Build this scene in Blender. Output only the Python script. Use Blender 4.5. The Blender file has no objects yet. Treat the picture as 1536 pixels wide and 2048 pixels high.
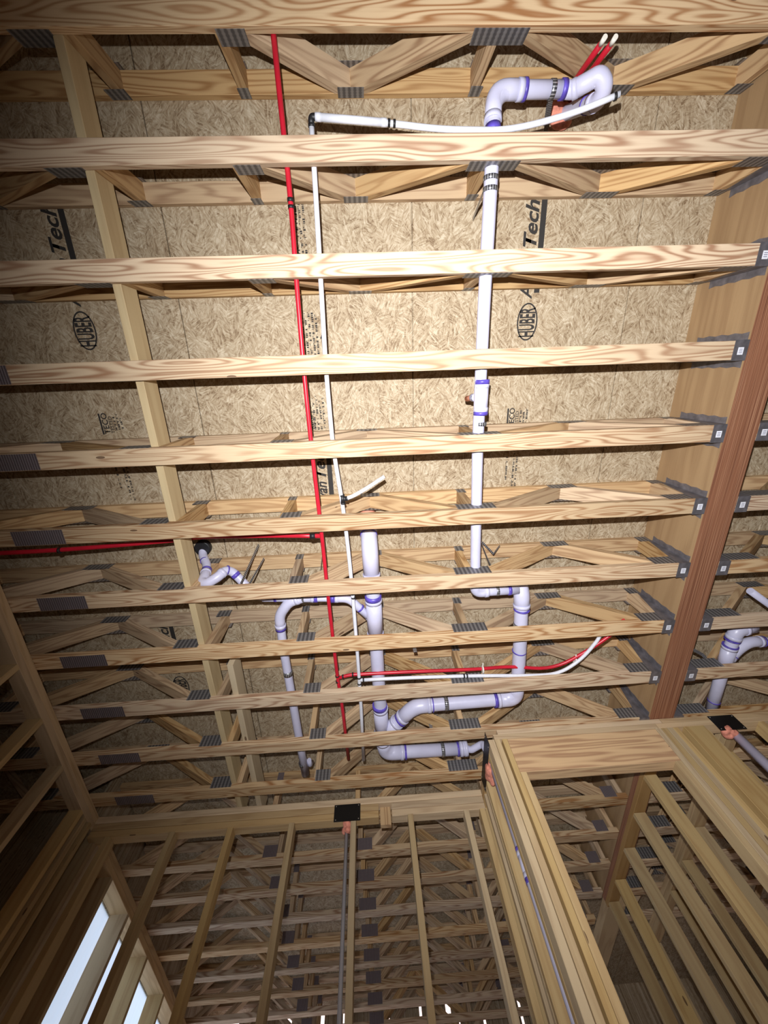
import bpy, bmesh, math, random
from mathutils import Vector, Matrix
random.seed(7)
C = bpy.context.scene.collection
PI = math.pi
# ------------------------------------------------------------------ camera, world, light, exposure
CH = 3.05                      # height of the underside of the floor trusses
CZ = CH - 1.96                 # camera height
R = ((0.9982807, 0.0328134, -0.0485684), (-0.0472805, 0.9405439, -0.3363656), (0.0346434, 0.3380836, 0.9404782))
cd = bpy.data.cameras.new('camera'); cam = bpy.data.objects.new('camera', cd); C.objects.link(cam)
cam.matrix_world = Matrix(((R[0][0], -R[1][0], -R[2][0], 0), (R[0][1], -R[1][1], -R[2][1], 0), (R[0][2], -R[1][2], -R[2][2], CZ), (0, 0, 0, 1)))
cd.sensor_fit = 'HORIZONTAL'; cd.sensor_width = 36; cd.lens = 765.67 / 1536 * 36; cd.clip_start = 0.02
bpy.context.scene.camera = cam
vs = bpy.context.scene.view_settings
vs.view_transform = 'Standard'; vs.look = 'None'; vs.exposure = 0; vs.gamma = 1; vs.use_curve_mapping = False
w = bpy.data.worlds.new('sky'); bpy.context.scene.world = w; w.use_nodes = True
bg = w.node_tree.nodes['Background']; bg.inputs[0].default_value = (1.0, 0.80, 0.76, 1); bg.inputs[1].default_value = 1.7
# hand torch held beside the camera
ld = bpy.data.lights.new('torch', 'SPOT'); ld.energy = 500; ld.color = (0.98, 0.975, 0.98); ld.spot_size = math.radians(138); ld.spot_blend = 1.0; ld.shadow_soft_size = 0.012
lo = bpy.data.objects.new('torch', ld); C.objects.link(lo); lo.location = (-0.05, -0.21, CZ)
lo.rotation_euler = Vector((0.40, 0.34, 1.0)).to_track_quat('-Z', 'Y').to_euler()

# ------------------------------------------------------------------ materials
def nt(name):
    m = bpy.data.materials.new(name); m.use_nodes = True
    t = m.node_tree; b = t.nodes['Principled BSDF']; return m, t, b
def nd(t, typ, **k):
    n = t.nodes.new(typ)
    for a, v in k.items(): setattr(n, a, v)
    return n
def math_(t, op, a, b=None):
    n = nd(t, 'ShaderNodeMath', operation=op)
    for i, x in enumerate((a, b)):
        if x is None: continue
        if isinstance(x, (int, float)): n.inputs[i].default_value = x
        else: t.links.new(x, n.inputs[i])
    return n.outputs[0]
def ramp(t, fac, stops):
    n = nd(t, 'ShaderNodeValToRGB'); e = n.color_ramp.elements
    while len(e) < len(stops): e.new(0.5)
    for i, (p, c) in enumerate(stops): e[i].position = p; e[i].color = (*c, 1)
    t.links.new(fac, n.inputs[0]); return n.outputs[0]
def mix(t, f, a, b, mode='MIX'):
    n = nd(t, 'ShaderNodeMix', data_type='RGBA', blend_type=mode)
    if isinstance(f, (int, float)): n.inputs[0].default_value = f
    else: t.links.new(f, n.inputs[0])
    for i, x in ((6, a), (7, b)):
        if isinstance(x, tuple): n.inputs[i].default_value = (*x, 1)
        else: t.links.new(x, n.inputs[i])
    return n.outputs[2]
def wood(name, light, dark, freq=9.0, contrast=0.6, rough=0.72):
    m, t, b = nt(name)
    uv = nd(t, 'ShaderNodeUVMap'); oi = nd(t, 'ShaderNodeObjectInfo')
    ga = nd(t, 'ShaderNodeAttribute', attribute_name='seed')
    sep = nd(t, 'ShaderNodeSeparateXYZ'); t.links.new(uv.outputs[0], sep.inputs[0])
    seed = math_(t, 'ADD', math_(t, 'MULTIPLY', oi.outputs['Random'], 57.0), math_(t, 'MULTIPLY', ga.outputs['Fac'], 31.0))
    def vec(su, sv):
        c = nd(t, 'ShaderNodeCombineXYZ')
        t.links.new(math_(t, 'MULTIPLY', sep.outputs[0], su), c.inputs[0]); t.links.new(math_(t, 'MULTIPLY', sep.outputs[1], sv), c.inputs[1]); t.links.new(seed, c.inputs[2]); return c.outputs[0]
    n1 = nd(t, 'ShaderNodeTexNoise'); n1.inputs['Scale'].default_value = 1; n1.inputs['Detail'].default_value = 1.2; n1.inputs['Roughness'].default_value = 0.45
    t.links.new(vec(1.25, 13.0), n1.inputs['Vector'])
    rings = math_(t, 'SINE', math_(t, 'MULTIPLY', n1.outputs[0], freq * 6.283))
    rings = math_(t, 'POWER', math_(t, 'ADD', math_(t, 'MULTIPLY', rings, 0.5), 0.5), 2.0)
    n2 = nd(t, 'ShaderNodeTexNoise'); n2.inputs['Scale'].default_value = 1; n2.inputs['Detail'].default_value = 4
    t.links.new(vec(3.0, 160.0), n2.inputs['Vector'])
    n3 = nd(t, 'ShaderNodeTexNoise'); n3.inputs['Scale'].default_value = 1; n3.inputs['Detail'].default_value = 2
    t.links.new(vec(0.7, 3.0), n3.inputs['Vector'])
    f = math_(t, 'MULTIPLY', rings, math_(t, 'MULTIPLY', math_(t, 'ADD', n3.outputs[0], 0.35), contrast))
    f = math_(t, 'ADD', f, math_(t, 'MULTIPLY', math_(t, 'SUBTRACT', n2.outputs[0], 0.5), 0.45))
    col = ramp(t, f, [(0.0, light), (0.85, dark)])
    # board-to-board tone of the timber itself
    wn = nd(t, 'ShaderNodeTexWhiteNoise', noise_dimensions='1D'); t.links.new(seed, wn.inputs['W'])
    hs = nd(t, 'ShaderNodeHueSaturation'); t.links.new(col, hs.inputs['Color'])
    t.links.new(math_(t, 'ADD', math_(t, 'MULTIPLY', wn.outputs['Value'], 0.34), 0.80), hs.inputs['Value'])
    sc = nd(t, 'ShaderNodeSeparateColor'); t.links.new(wn.outputs['Color'], sc.inputs[0])
    t.links.new(math_(t, 'ADD', math_(t, 'MULTIPLY', sc.outputs[1], 0.35), 0.80), hs.inputs['Saturation'])
    # knots
    vo = nd(t, 'ShaderNodeTexVoronoi'); vo.inputs['Scale'].default_value = 1; t.links.new(vec(2.4, 8.0), vo.inputs['Vector'])
    kn = math_(t, 'LESS_THAN', vo.outputs['Distance'], 0.055)
    vc = nd(t, 'ShaderNodeSeparateColor'); t.links.new(vo.outputs['Color'], vc.inputs[0])
    kn = math_(t, 'MULTIPLY', kn, math_(t, 'GREATER_THAN', vc.outputs[0], 0.45))
    col2 = mix(t, math_(t, 'MULTIPLY', kn, 0.8), hs.outputs[0], (0.09, 0.04, 0.02))
    t.links.new(col2, b.inputs['Base Color']); b.inputs['Roughness'].default_value = rough
    b.inputs['Specular IOR Level'].default_value = 0.25
    bp = nd(t, 'ShaderNodeBump'); bp.inputs['Strength'].default_value = 0.15; bp.inputs['Distance'].default_value = 0.002
    t.links.new(n2.outputs[0], bp.inputs['Height']); t.links.new(bp.outputs[0], b.inputs['Normal'])
    return m
M_chord = wood('pine_chord', (0.62, 0.46, 0.29), (0.32, 0.16, 0.075), 13, 0.85)
M_web = wood('pine_web', (0.56, 0.39, 0.22), (0.30, 0.165, 0.08), 10, 0.7)
M_stud = wood('spruce_stud', (0.55, 0.41, 0.22), (0.37, 0.23, 0.11), 4, 0.42)
M_plate = wood('spruce_wall_plate', (0.58, 0.42, 0.24), (0.36, 0.22, 0.11), 5, 0.45)
M_header = wood('header_lumber', (0.60, 0.38, 0.17), (0.32, 0.15, 0.06), 6, 0.7)
M_strong = wood('strongback_lumber', (0.66, 0.52, 0.30), (0.46, 0.31, 0.16), 3, 0.35)
M_lvlface = wood('veneer_face', (0.46, 0.285, 0.125), (0.29, 0.155, 0.06), 2.5, 0.4)
# laminated edge: fine plies
M_lvledge, t, b = nt('veneer_edge')
uv = nd(t, 'ShaderNodeUVMap'); mp = nd(t, 'ShaderNodeMapping'); mp.inputs['Scale'].default_value = (1.2, 260, 1); t.links.new(uv.outputs[0], mp.inputs[0])
n = nd(t, 'ShaderNodeTexNoise'); n.inputs['Scale'].default_value = 1; n.inputs['Detail'].default_value = 3; t.links.new(mp.outputs[0], n.inputs['Vector'])
c_ = ramp(t, n.outputs[0], [(0.32, (0.13, 0.045, 0.022)), (0.52, (0.27, 0.11, 0.055)), (0.70, (0.44, 0.24, 0.14))]); t.links.new(c_, b.inputs['Base Color']); b.inputs['Roughness'].default_value = 0.75
# oriented strand board
M_osb, t, b = nt('strand_board')
tc = nd(t, 'ShaderNodeTexCoord'); geo = tc.outputs['Object']
def strands(cell, wid, leng, seedv, spread):
    mp = nd(t, 'ShaderNodeMapping'); mp.inputs['Location'].default_value = (seedv, seedv * 1.7, 0); t.links.new(geo, mp.inputs[0])
    nz = nd(t, 'ShaderNodeTexNoise'); nz.inputs['Scale'].default_value = 1.5 / cell; nz.inputs['Detail'].default_value = 2; t.links.new(mp.outputs[0], nz.inputs['Vector'])
    vm = nd(t, 'ShaderNodeVectorMath', operation='MULTIPLY_ADD'); t.links.new(nz.outputs['Color'], vm.inputs[0]); vm.inputs[1].default_value = (cell, cell, 0); t.links.new(mp.outputs[0], vm.inputs[2])
    ms = nd(t, 'ShaderNodeMapping'); ms.inputs['Scale'].default_value = (1 / cell, 0.7 / cell, 1); t.links.new(vm.outputs[0], ms.inputs[0])
    vo = nd(t, 'ShaderNodeTexVoronoi', voronoi_dimensions='2D'); vo.inputs['Scale'].default_value = 1; t.links.new(ms.outputs[0], vo.inputs['Vector'])
    sc = nd(t, 'ShaderNodeSeparateColor'); t.links.new(vo.outputs['Color'], sc.inputs[0])
    ang = math_(t, 'MULTIPLY', math_(t, 'SUBTRACT', sc.outputs[0], 0.5), spread)
    vr = nd(t, 'ShaderNodeVectorRotate', rotation_type='Z_AXIS'); t.links.new(mp.outputs[0], vr.inputs['Vector']); t.links.new(ang, vr.inputs['Angle'])
    m2 = nd(t, 'ShaderNodeMapping'); m2.inputs['Scale'].default_value = (1 / wid, 1 / leng, 1); t.links.new(vr.outputs[0], m2.inputs[0])
    v2 = nd(t, 'ShaderNodeTexVoronoi', voronoi_dimensions='2D'); v2.inputs['Scale'].default_value = 1; t.links.new(m2.outputs[0], v2.inputs['Vector'])
    c2 = nd(t, 'ShaderNodeSeparateColor'); t.links.new(v2.outputs['Color'], c2.inputs[0])
    return sc.outputs[1], c2.outputs[0], v2.outputs['Distance']
a1, s1, d1 = strands(0.05, 0.0055, 0.04, 0.0, 2.6); a2, s2, d2 = strands(0.03, 0.0035, 0.022, 3.1, 3.2); a3, s3, d3 = strands(0.08, 0.011, 0.07, 7.7, 2.0)
f = math_(t, 'ADD', math_(t, 'MULTIPLY', s1, 0.36), math_(t, 'MULTIPLY', s2, 0.26))
f = math_(t, 'ADD', f, math_(t, 'ADD', math_(t, 'MULTIPLY', s3, 0.22), math_(t, 'MULTIPLY', a1, 0.12)))
f = math_(t, 'ADD', f, math_(t, 'MULTIPLY', math_(t, 'SUBTRACT', d1, 0.3), -0.14))
c_ = ramp(t, f, [(0.12, (0.19, 0.125, 0.07)), (0.36, (0.36, 0.275, 0.175)), (0.58, (0.455, 0.37, 0.255)), (0.88, (0.60, 0.52, 0.39))])
big = nd(t, 'ShaderNodeTexNoise'); big.inputs['Scale'].default_value = 0.9; t.links.new(geo, big.inputs['Vector'])
t.links.new(c_, b.inputs['Base Color']); b.inputs['Roughness'].default_value = 0.68; b.inputs['Specular IOR Level'].default_value = 0.3
bp = nd(t, 'ShaderNodeBump'); bp.inputs['Strength'].default_value = 0.35; bp.inputs['Distance'].default_value = 0.003; t.links.new(f, bp.inputs['Height']); t.links.new(bp.outputs[0], b.inputs['Normal'])

def plain(name, col, rough=0.5, metal=0.0, spec=0.5, noise=0.0, ns=40):
    m, t, b = nt(name); b.inputs['Roughness'].default_value = rough; b.inputs['Metallic'].default_value = metal; b.inputs['Specular IOR Level'].default_value = spec
    if noise:
        tc = nd(t, 'ShaderNodeTexCoord'); n = nd(t, 'ShaderNodeTexNoise'); n.inputs['Scale'].default_value = ns; n.inputs['Detail'].default_value = 3; t.links.new(tc.outputs['Object'], n.inputs['Vector'])
        lo_ = tuple(c * (1 - noise) for c in col); hi = tuple(min(1, c * (1 + noise)) for c in col)
        t.links.new(ramp(t, n.outputs[0], [(0.3, lo_), (0.7, hi)]), b.inputs['Base Color'])
    else: b.inputs['Base Color'].default_value = (*col, 1)
    return m
M_pvc = plain('white_plastic_pipe', (0.58, 0.58, 0.76), 0.35, noise=0.05, ns=12)
M_prim = plain('purple_primer', (0.10, 0.07, 0.42), 0.4, noise=0.3, ns=30)
M_pexr = plain('red_tube', (0.52, 0.012, 0.03), 0.35, noise=0.12, ns=10)
M_pexw = plain('white_tube', (0.72, 0.74, 0.82), 0.4, noise=0.05)
M_black = plain('black_fitting', (0.012, 0.012, 0.014), 0.5)
M_guard = plain('black_guard_plate', (0.006, 0.006, 0.007), 0.45, 0.2)
M_nail = plain('nail_head', (0.55, 0.52, 0.48), 0.4, 0.7)
M_foam = plain('orange_foam', (0.72, 0.27, 0.19), 0.8, noise=0.25, ns=60)
M_ink = plain('black_ink', (0.025, 0.022, 0.02), 0.8)
M_copper = plain('dull_orange_cap', (0.75, 0.30, 0.20), 0.6)
M_floor = plain('concrete', (0.30, 0.27, 0.24), 0.9, noise=0.2, ns=3)
M_stick = plain('white_sticker', (0.80, 0.82, 0.90), 0.6)
M_tie = plain('white_tie', (0.8, 0.78, 0.7), 0.5)
M_hang = plain('galvanised_steel', (0.20, 0.19, 0.21), 0.45, 0.55, noise=0.3, ns=25)
# stamped connector plate, rows of slots
def toothed(name, period, dark, lightc):
    m, t, b = nt(name); uv = nd(t, 'ShaderNodeUVMap')
    sep = nd(t, 'ShaderNodeSeparateXYZ'); t.links.new(uv.outputs[0], sep.inputs[0])
    s = math_(t, 'SINE', math_(t, 'MULTIPLY', sep.outputs[0], 6.283 / period))
    s2_ = math_(t, 'SINE', math_(t, 'MULTIPLY', sep.outputs[1], 6.283 / (period * 0.75)))
    f = math_(t, 'ADD', math_(t, 'MULTIPLY', s, 0.38), math_(t, 'ADD', math_(t, 'MULTIPLY', s2_, 0.08), 0.5))
    t.links.new(ramp(t, f, [(0.3, dark), (0.75, lightc)]), b.inputs['Base Color'])
    b.inputs['Metallic'].default_value = 0.5; b.inputs['Roughness'].default_value = 0.5
    bp = nd(t, 'ShaderNodeBump'); bp.inputs['Strength'].default_value = 0.6; bp.inputs['Distance'].default_value = 0.003; t.links.new(f, bp.inputs['Height']); t.links.new(bp.outputs[0], b.inputs['Normal'])
    return m
M_tooth = toothed('connector_plate_metal', 0.025, (0.12, 0.115, 0.12), (0.29, 0.28, 0.28))
M_splice = toothed('splice_plate_metal', 0.012, (0.16, 0.13, 0.14), (0.27, 0.23, 0.25))
M_strap, t, b = nt('perforated_strap')
uv = nd(t, 'ShaderNodeUVMap'); sep = nd(t, 'ShaderNodeSeparateXYZ'); t.links.new(uv.outputs[0], sep.inputs[0])
s = math_(t, 'GREATER_THAN', math_(t, 'SINE', math_(t, 'MULTIPLY', sep.outputs[0], 6.283 / 0.012)), 0.35)
t.links.new(ramp(t, s, [(0.4, (0.10, 0.10, 0.11)), (0.6, (0.55, 0.55, 0.58))]), b.inputs['Base Color']); b.inputs['Metallic'].default_value = 0.6; b.inputs['Roughness'].default_value = 0.35
# translucent wrap over the far window opening
M_wrap, t, b = nt('translucent_wrap')
t.nodes.remove(b); out = t.nodes['Material Output']
tl = nd(t, 'ShaderNodeBsdfTranslucent'); tl.inputs[0].default_value = (0.68, 0.85, 1.0, 1); tp = nd(t, 'ShaderNodeBsdfTransparent')
tcw = nd(t, 'ShaderNodeTexCoord'); mpw = nd(t, 'ShaderNodeMapping'); mpw.inputs['Scale'].default_value = (20, 20, 0.8); t.links.new(tcw.outputs['Object'], mpw.inputs[0])
nw = nd(t, 'ShaderNodeTexNoise'); nw.inputs['Scale'].default_value = 1; t.links.new(mpw.outputs[0], nw.inputs['Vector'])
mx = nd(t, 'ShaderNodeMixShader'); t.links.new(math_(t, 'MULTIPLY', nw.outputs[0], 0.16), mx.inputs[0]); t.links.new(tl.outputs[0], mx.inputs[1]); t.links.new(tp.outputs[0], mx.inputs[2]); t.links.new(mx.outputs[0], out.inputs[0])

# ------------------------------------------------------------------ mesh helpers
class MB:
    def __init__(s): s.v = []; s.f = []; s.uv = []; s.m = []; s.seed = []; s.smooth = []
    def poly(s, pts, udir, mat=0, seed=0.0, uvs=None, smooth=False):
        i = len(s.v); s.v += [tuple(p) for p in pts]; s.f.append(tuple(range(i, i + len(pts))))
        if uvs is None:
            n = Vector((0, 0, 0))
            for k in range(1, len(pts) - 1): n += (Vector(pts[k]) - Vector(pts[0])).cross(Vector(pts[k + 1]) - Vector(pts[0]))
            n.normalize(); u = Vector(udir).normalized(); vv = n.cross(u)
            if vv.length < 0.2: u = n.orthogonal().normalized(); vv = n.cross(u)
            vv.normalize(); off = n.x * 3.1 + n.y * 5.3 + n.z * 7.7
            uvs = [(Vector(p).dot(u), Vector(p).dot(vv) + off) for p in pts]
        s.uv.append(uvs); s.m.append(mat); s.seed.append(seed); s.smooth.append(smooth)
    def prism(s, pts, ext, udir, mat=0, seed=None, capmat=None):
        seed = random.random() * 9 if seed is None else seed
        a = [Vector(p) for p in pts]; e = Vector(ext); bq = [p + e for p in a]; nrm = Vector((0, 0, 0))
        for k in range(1, len(a) - 1): nrm += (a[k] - a[0]).cross(a[k + 1] - a[0])
        if nrm.dot(e) > 0: a.reverse(); bq.reverse()
        s.poly(a, udir, mat if capmat is None else capmat, seed); s.poly(bq[::-1], udir, mat if capmat is None else capmat, seed)
        n = len(a)
        for k in range(n):
            j = (k + 1) % n; s.poly([a[j], a[k], bq[k], bq[j]], udir, mat, seed)
    def box(s, x0, x1, y0, y1, z0, z1, udir=(1, 0, 0), mat=0, seed=None, c=0.0018):
        """chamfered lumber, long axis = udir"""
        k = max(range(3), key=lambda i: abs(udir[i])); lo = [x0, y0, z0]; hi = [x1, y1, z1]; o = [i for i in range(3) if i != k]
        c = min(c, (hi[o[0]] - lo[o[0]]) / 4, (hi[o[1]] - lo[o[1]]) / 4); A0, A1, B0, B1 = lo[o[0]], hi[o[0]], lo[o[1]], hi[o[1]]
        sec = [(A0 + c, B0), (A1 - c, B0), (A1, B0 + c), (A1, B1 - c), (A1 - c, B1), (A0 + c, B1), (A0, B1 - c), (A0, B0 + c)]
        pts = []
        for a, b_ in sec:
            p = [0, 0, 0]; p[k] = lo[k]; p[o[0]] = a; p[o[1]] = b_; pts.append(p)
        e = [0, 0, 0]; e[k] = hi[k] - lo[k]; s.prism(pts, e, udir, mat, seed)
    def sweep(s, path, r, seg=16, mat=0, caps=True, radii=None, vscale=1.0):
        P = [Vector(p) for p in path]; n = len(P); T = []
        for i in range(n):
            d = (P[min(i + 1, n - 1)] - P[max(i - 1, 0)]); T.append(d.normalized() if d.length > 1e-9 else Vector((0, 0, 1)))
        N = T[0].orthogonal().normalized(); rings = []; base = len(s.v); L = 0; Ls = []
        for i in range(n):
            if i: N = (N - T[i] * N.dot(T[i])).normalized(); L += (P[i] - P[i - 1]).length
            B = T[i].cross(N); Ls.append(L); rr = radii[i] if radii else r
            for k in range(seg):
                a = 2 * PI * k / seg; s.v.append(tuple(P[i] + (N * math.cos(a) + B * math.sin(a)) * rr))
        for i in range(n - 1):
            for k in range(seg):
                j = (k + 1) % seg; s.f.append((base + i * seg + k, base + i * seg + j, base + (i + 1) * seg + j, base + (i + 1) * seg + k))
                u0, u1 = k / seg * 2 * PI * r, (k + 1) / seg * 2 * PI * r
                s.uv.append([(u0, Ls[i]), (u1, Ls[i]), (u1, Ls[i + 1]), (u0, Ls[i + 1])]); s.m.append(mat); s.seed.append(0); s.smooth.append(True)
        if caps:
            for st, rev in ((base, True), (base + (n - 1) * seg, False)):
                idx = list(range(st, st + seg)); idx = idx[::-1] if rev else idx
                s.f.append(tuple(idx)); s.uv.append([(0, 0)] * seg); s.m.append(mat); s.seed.append(0); s.smooth.append(False)
    def build(s, name, mats, parent=None, loc=None):
        me = bpy.data.meshes.new(name); me.from_pydata(s.v, [], s.f)
        ul = me.uv_layers.new(name='UVMap'); i = 0
        for u in s.uv:
            for q in u: ul.data[i].uv = q; i += 1
        at = me.attributes.new('seed', 'FLOAT', 'FACE'); at.data.foreach_set('value', s.seed)
        me.polygons.foreach_set('material_index', s.m); me.polygons.foreach_set('use_smooth', s.smooth)
        for m in (mats if isinstance(mats, (list, tuple)) else [mats]): me.materials.append(m)
        me.update(); o = bpy.data.objects.new(name, me); C.objects.link(o)
        if parent: o.parent = parent
        if loc: o.location = loc
        return o
def tag(o, label=None, cat=None, group=None, kind=None):
    for k, v in (('label', label), ('category', cat), ('group', group), ('kind', kind)):
        if v: o[k] = v
    return o
def empty(name, loc, label, cat, group=None):
    o = bpy.data.objects.new(name, None); o.empty_display_size = 0.05; C.objects.link(o); o.location = loc; return tag(o, label, cat, group)
def copy_tree(o, parent=None):
    c = o.copy(); C.objects.link(c); c.parent = parent
    for ch in o.children: copy_tree(ch, c)
    return c
def tri(pts, rad):
    """round the corners of a polyline"""
    P = [Vector(p) for p in pts]; out = [P[0]]
    for i in range(1, len(P) - 1):
        a, b_, c = P[i - 1], P[i], P[i + 1]; r = min(rad, (a - b_).length * 0.48, (c - b_).length * 0.48)
        p, q = b_ + (a - b_).normalized() * r, b_ + (c - b_).normalized() * r
        for k in range(7): u = k / 6; out.append(p * (1 - u) ** 2 + b_ * 2 * u * (1 - u) + q * u * u)
    out.append(P[-1]); return out
def lumber(name, b6, udir, mat, label=None, cat=None, group=None, parent=None):
    m = MB(); x0, x1, y0, y1, z0, z1 = b6; m.box(x0, x1, y0, y1, z0, z1, udir, 0); o = m.build(name, mat, parent)
    if label: tag(o, label, cat, group)
    return o
ORD = ['first', 'second', 'third', 'fourth', 'fifth', 'sixth', 'seventh', 'eighth', 'ninth', 'tenth', 'eleventh', 'twelfth', 'thirteenth', 'fourteenth', 'fifteenth', 'sixteenth', 'seventeenth', 'eighteenth', 'nineteenth', 'twentieth']
Z = lambda h: CH + h
SX = 0.4064
TY = lambda i: -0.0097 + (i - 4) * SX      # far edge of truss i

# ------------------------------------------------------------------ structure
def struct(name, mb, mats): o = mb.build(name, mats); o['kind'] = 'structure'; return o
m = MB()
seams = [-4.6, -3.36, -2.19, -0.976, 0.284, 1.503, 2.722, 3.94, 4.8]
for a, b_ in zip(seams[:-1], seams[1:]):
    y1 = 7.3 if a > -2.5 else 3.32
    for ya, yb in ((-2.6, -0.98), (-0.98, 1.46), (1.46, 3.9), (3.9, 6.34), (6.34, 7.3)):
        ya2, yb2 = ya, min(yb, y1)
        if yb2 - ya2 > 0.05: m.box(a + 0.0025, b_ - 0.0025, ya2, yb2 , Z(0.406), Z(0.424), (0, 1, 0))
struct('ceiling', m, M_osb)
m = MB(); m.box(-4.6, 4.8, -2.6, 7.3, Z(0.426), Z(0.44), (0, 1, 0), 0) if False else None
m.box(-4.6, 4.8, -2.6, 3.32, Z(0.4245), Z(0.44), (0, 1, 0)); m.box(-2.25, 4.8, 3.32, 7.3, Z(0.4245), Z(0.44), (0, 1, 0)); struct('trim_1', m, M_osb)
m = MB(); m.box(-4.6, 4.8, -2.6, 7.3, -0.1, 0, (0, 1, 0)); struct('floor', m, M_floor)
def holed(axis, c0, c1, lo, hi, ztop, holes, name, z0=0):
    """wall slab with rectangular openings added for daylight fill (a, b, z0, z1) along the other axis"""
    m = MB(); u = lo
    def bx(a, b_, za_, zb_):
        if b_ - a < 1e-4 or zb_ - za_ < 1e-4: return
        if axis == 'y': m.box(a, b_, c0, c1, za_, zb_, (1, 0, 0))
        else: m.box(c0, c1, a, b_, za_, zb_, (0, 1, 0))
    for a, b_, za_, zb_ in holes: bx(u, a, z0, ztop); bx(a, b_, z0, za_); bx(a, b_, zb_, ztop); u = b_
    bx(u, hi, z0, ztop); struct(name, m, M_osb)
holed('y', -2.62, -2.6, -4.6, 4.8, Z(0.424), [(1.8, 2.6, 0.9, 2.0)], 'wall_back')  # unseen opening behind the camera, added to fill the near room with daylight
m = MB(); m.box(-4.62, -4.6, -2.6, 3.32, 0, Z(0.424), (0, 1, 0)); m.box(-4.6, -2.2, 3.32, 3.335, 0, Z(0.424), (1, 0, 0)); struct('wall_left', m, M_osb)
holed('x', 4.8, 4.82, -2.6, 7.3, Z(0.424), [(4.4, 5.6, 0.9, 2.1)], 'wall_right')  # unseen opening, made up to let in fill light from the right
m = MB()   # far wall: sheathing pieces with open gaps in the truss zone
holed('y', 7.25, 7.27, -2.25, 4.8, Z(-0.021), [(-1.6, -0.4, 0.2, 2.2)], 'wall_far_lower')  # opening below the view, added to brighten the far room
gaps = [-2.05, -1.78, -1.30, -1.23, -0.93, -0.84, -0.62, -0.585, -0.10, -0.06, 0.30, 0.33, 0.62, 0.68, 0.76, 0.775, 1.05, 1.08, 1.50, 1.53]
xs = [-2.25] + gaps + [4.8]
for k in range(0, len(xs), 2): m.box(xs[k], xs[k + 1], 7.25, 7.27, Z(-0.02), Z(0.406), (0, 0, 1))
m.box(-2.25, 4.8, 7.16, 7.25, Z(-0.08), Z(0), (1, 0, 0)); struct('wall_far', m, M_osb)

# ------------------------------------------------------------------ floor trusses
def truss(x0, x1, tn, label, side=1, end=True, groups='floor trusses'):
    """tn: tuple(list of diagonals (xb, xt), list of posts x, bottom plates (x, w), top plates (x, w), splice range)"""
    diags, posts, bpl, tpl, splice = tn[:5]; pm = tn[5] if len(tn) > 5 else M_tooth
    root = empty('floor_truss', (0, 0, 0), label, 'truss', groups)
    D = 0.0889
    m = MB(); m.box(x0, x1, -D, 0, Z(0), Z(0.038)); m.build('bottom_chord', M_chord, root)
    m = MB(); m.box(x0, x1, -D, 0, Z(0.368), Z(0.406)); m.build('top_chord', M_web, root)
    for xb, xt in diags:
        hw = 0.037; m = MB()
        m.prism([(xb - hw, 0, Z(0.038)), (xb + hw, 0, Z(0.038)), (xt + hw, 0, Z(0.368)), (xt - hw, 0, Z(0.368))], (0, -D, 0), (xt - xb, 0, 0.33)); m.build('web', M_web, root)
    for x in posts:
        m = MB(); m.box(x - 0.019, x + 0.019, -D, 0, Z(0.038), Z(0.368), (0, 0, 1)); m.build('web', M_web, root)
    for x, ww in bpl:
        for y in (-D - 0.0012, 0.0):
            m = MB(); m.box(x - ww / 2, x + ww / 2, y, y + 0.0012, Z(0.012), Z(0.095), (1, 0, 0)); m.build('connector_plate', pm, root)
    for x, ww in tpl:
        for y in (-D - 0.0012, 0.0):
            m = MB(); m.box(x - ww / 2, x + ww / 2, y, y + 0.0012, Z(0.325), Z(0.397), (1, 0, 0)); m.build('connector_plate', pm, root)
    if splice:
        m = MB(); m.box(splice[0], splice[1], -D + 0.003, -0.003, Z(-0.0014), Z(-0.0001), (1, 0, 0)); m.build('splice_plate', M_splice, root)
    return root
def pattern(sh=0.0):
    d = [(1.73, 1.272), (0.65, 1.198), (0.51, 0.0375), (-0.41, -0.0375), (-1.20, -1.752), (-2.37, -1.828), (-2.53, -3.0), (-3.55, -3.07)]
    p = [1.853, 0.575, -0.485, -1.043, -2.45]
    bp = [(1.765, 0.16), (0.59, 0.215), (-0.44, 0.11), (-1.17, 0.15), (-2.45, 0.22), (-3.55, 0.1)]
    tp = [(1.853, 0.08), (1.235, 0.17), (0.58, 0.055), (0.0, 0.12), (-0.485, 0.05), (-1.05, 0.09), (-1.79, 0.17), (-3.03, 0.16)]
    return d, p, bp, tp
d, p, bp, tp = pattern()
cues = {1: 'broad pine floor truss cut by the top edge of the photo, above the trap bend',
        2: 'pine floor truss just below the trap bend, second from the top edge of the photo',
        3: 'pine floor truss crossing the printed brand name, third from the top edge',
        4: 'pine floor truss just below the oval maker stamps, fourth from the top edge',
        5: 'pine floor truss with long oval grain, fifth from the top edge',
        6: 'pine floor truss above the leftward red tube, sixth from the top edge',
        7: 'pine floor truss just below the black floor collar, seventh from the top edge',
        8: 'pine floor truss with a bright perforated splice plate, eighth from the top edge',
        9: 'pine floor truss carrying the paired red and white tubes, ninth from the top edge',
        10: 'pine floor truss meeting the doorway wall, tenth from the top edge',
        11: 'pine floor truss just in front of the cross wall, last of the near room'}
proto = truss(-4.3, 1.893, (d, p, bp, tp, (-1.905, -1.64)), cues[1], groups='floor trusses of the near room'); proto.location = (0, TY(1), 0)
for i in range(2, 12):
    o = copy_tree(proto); o.location = (0, TY(i), 0); o['label'] = cues[i]
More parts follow.
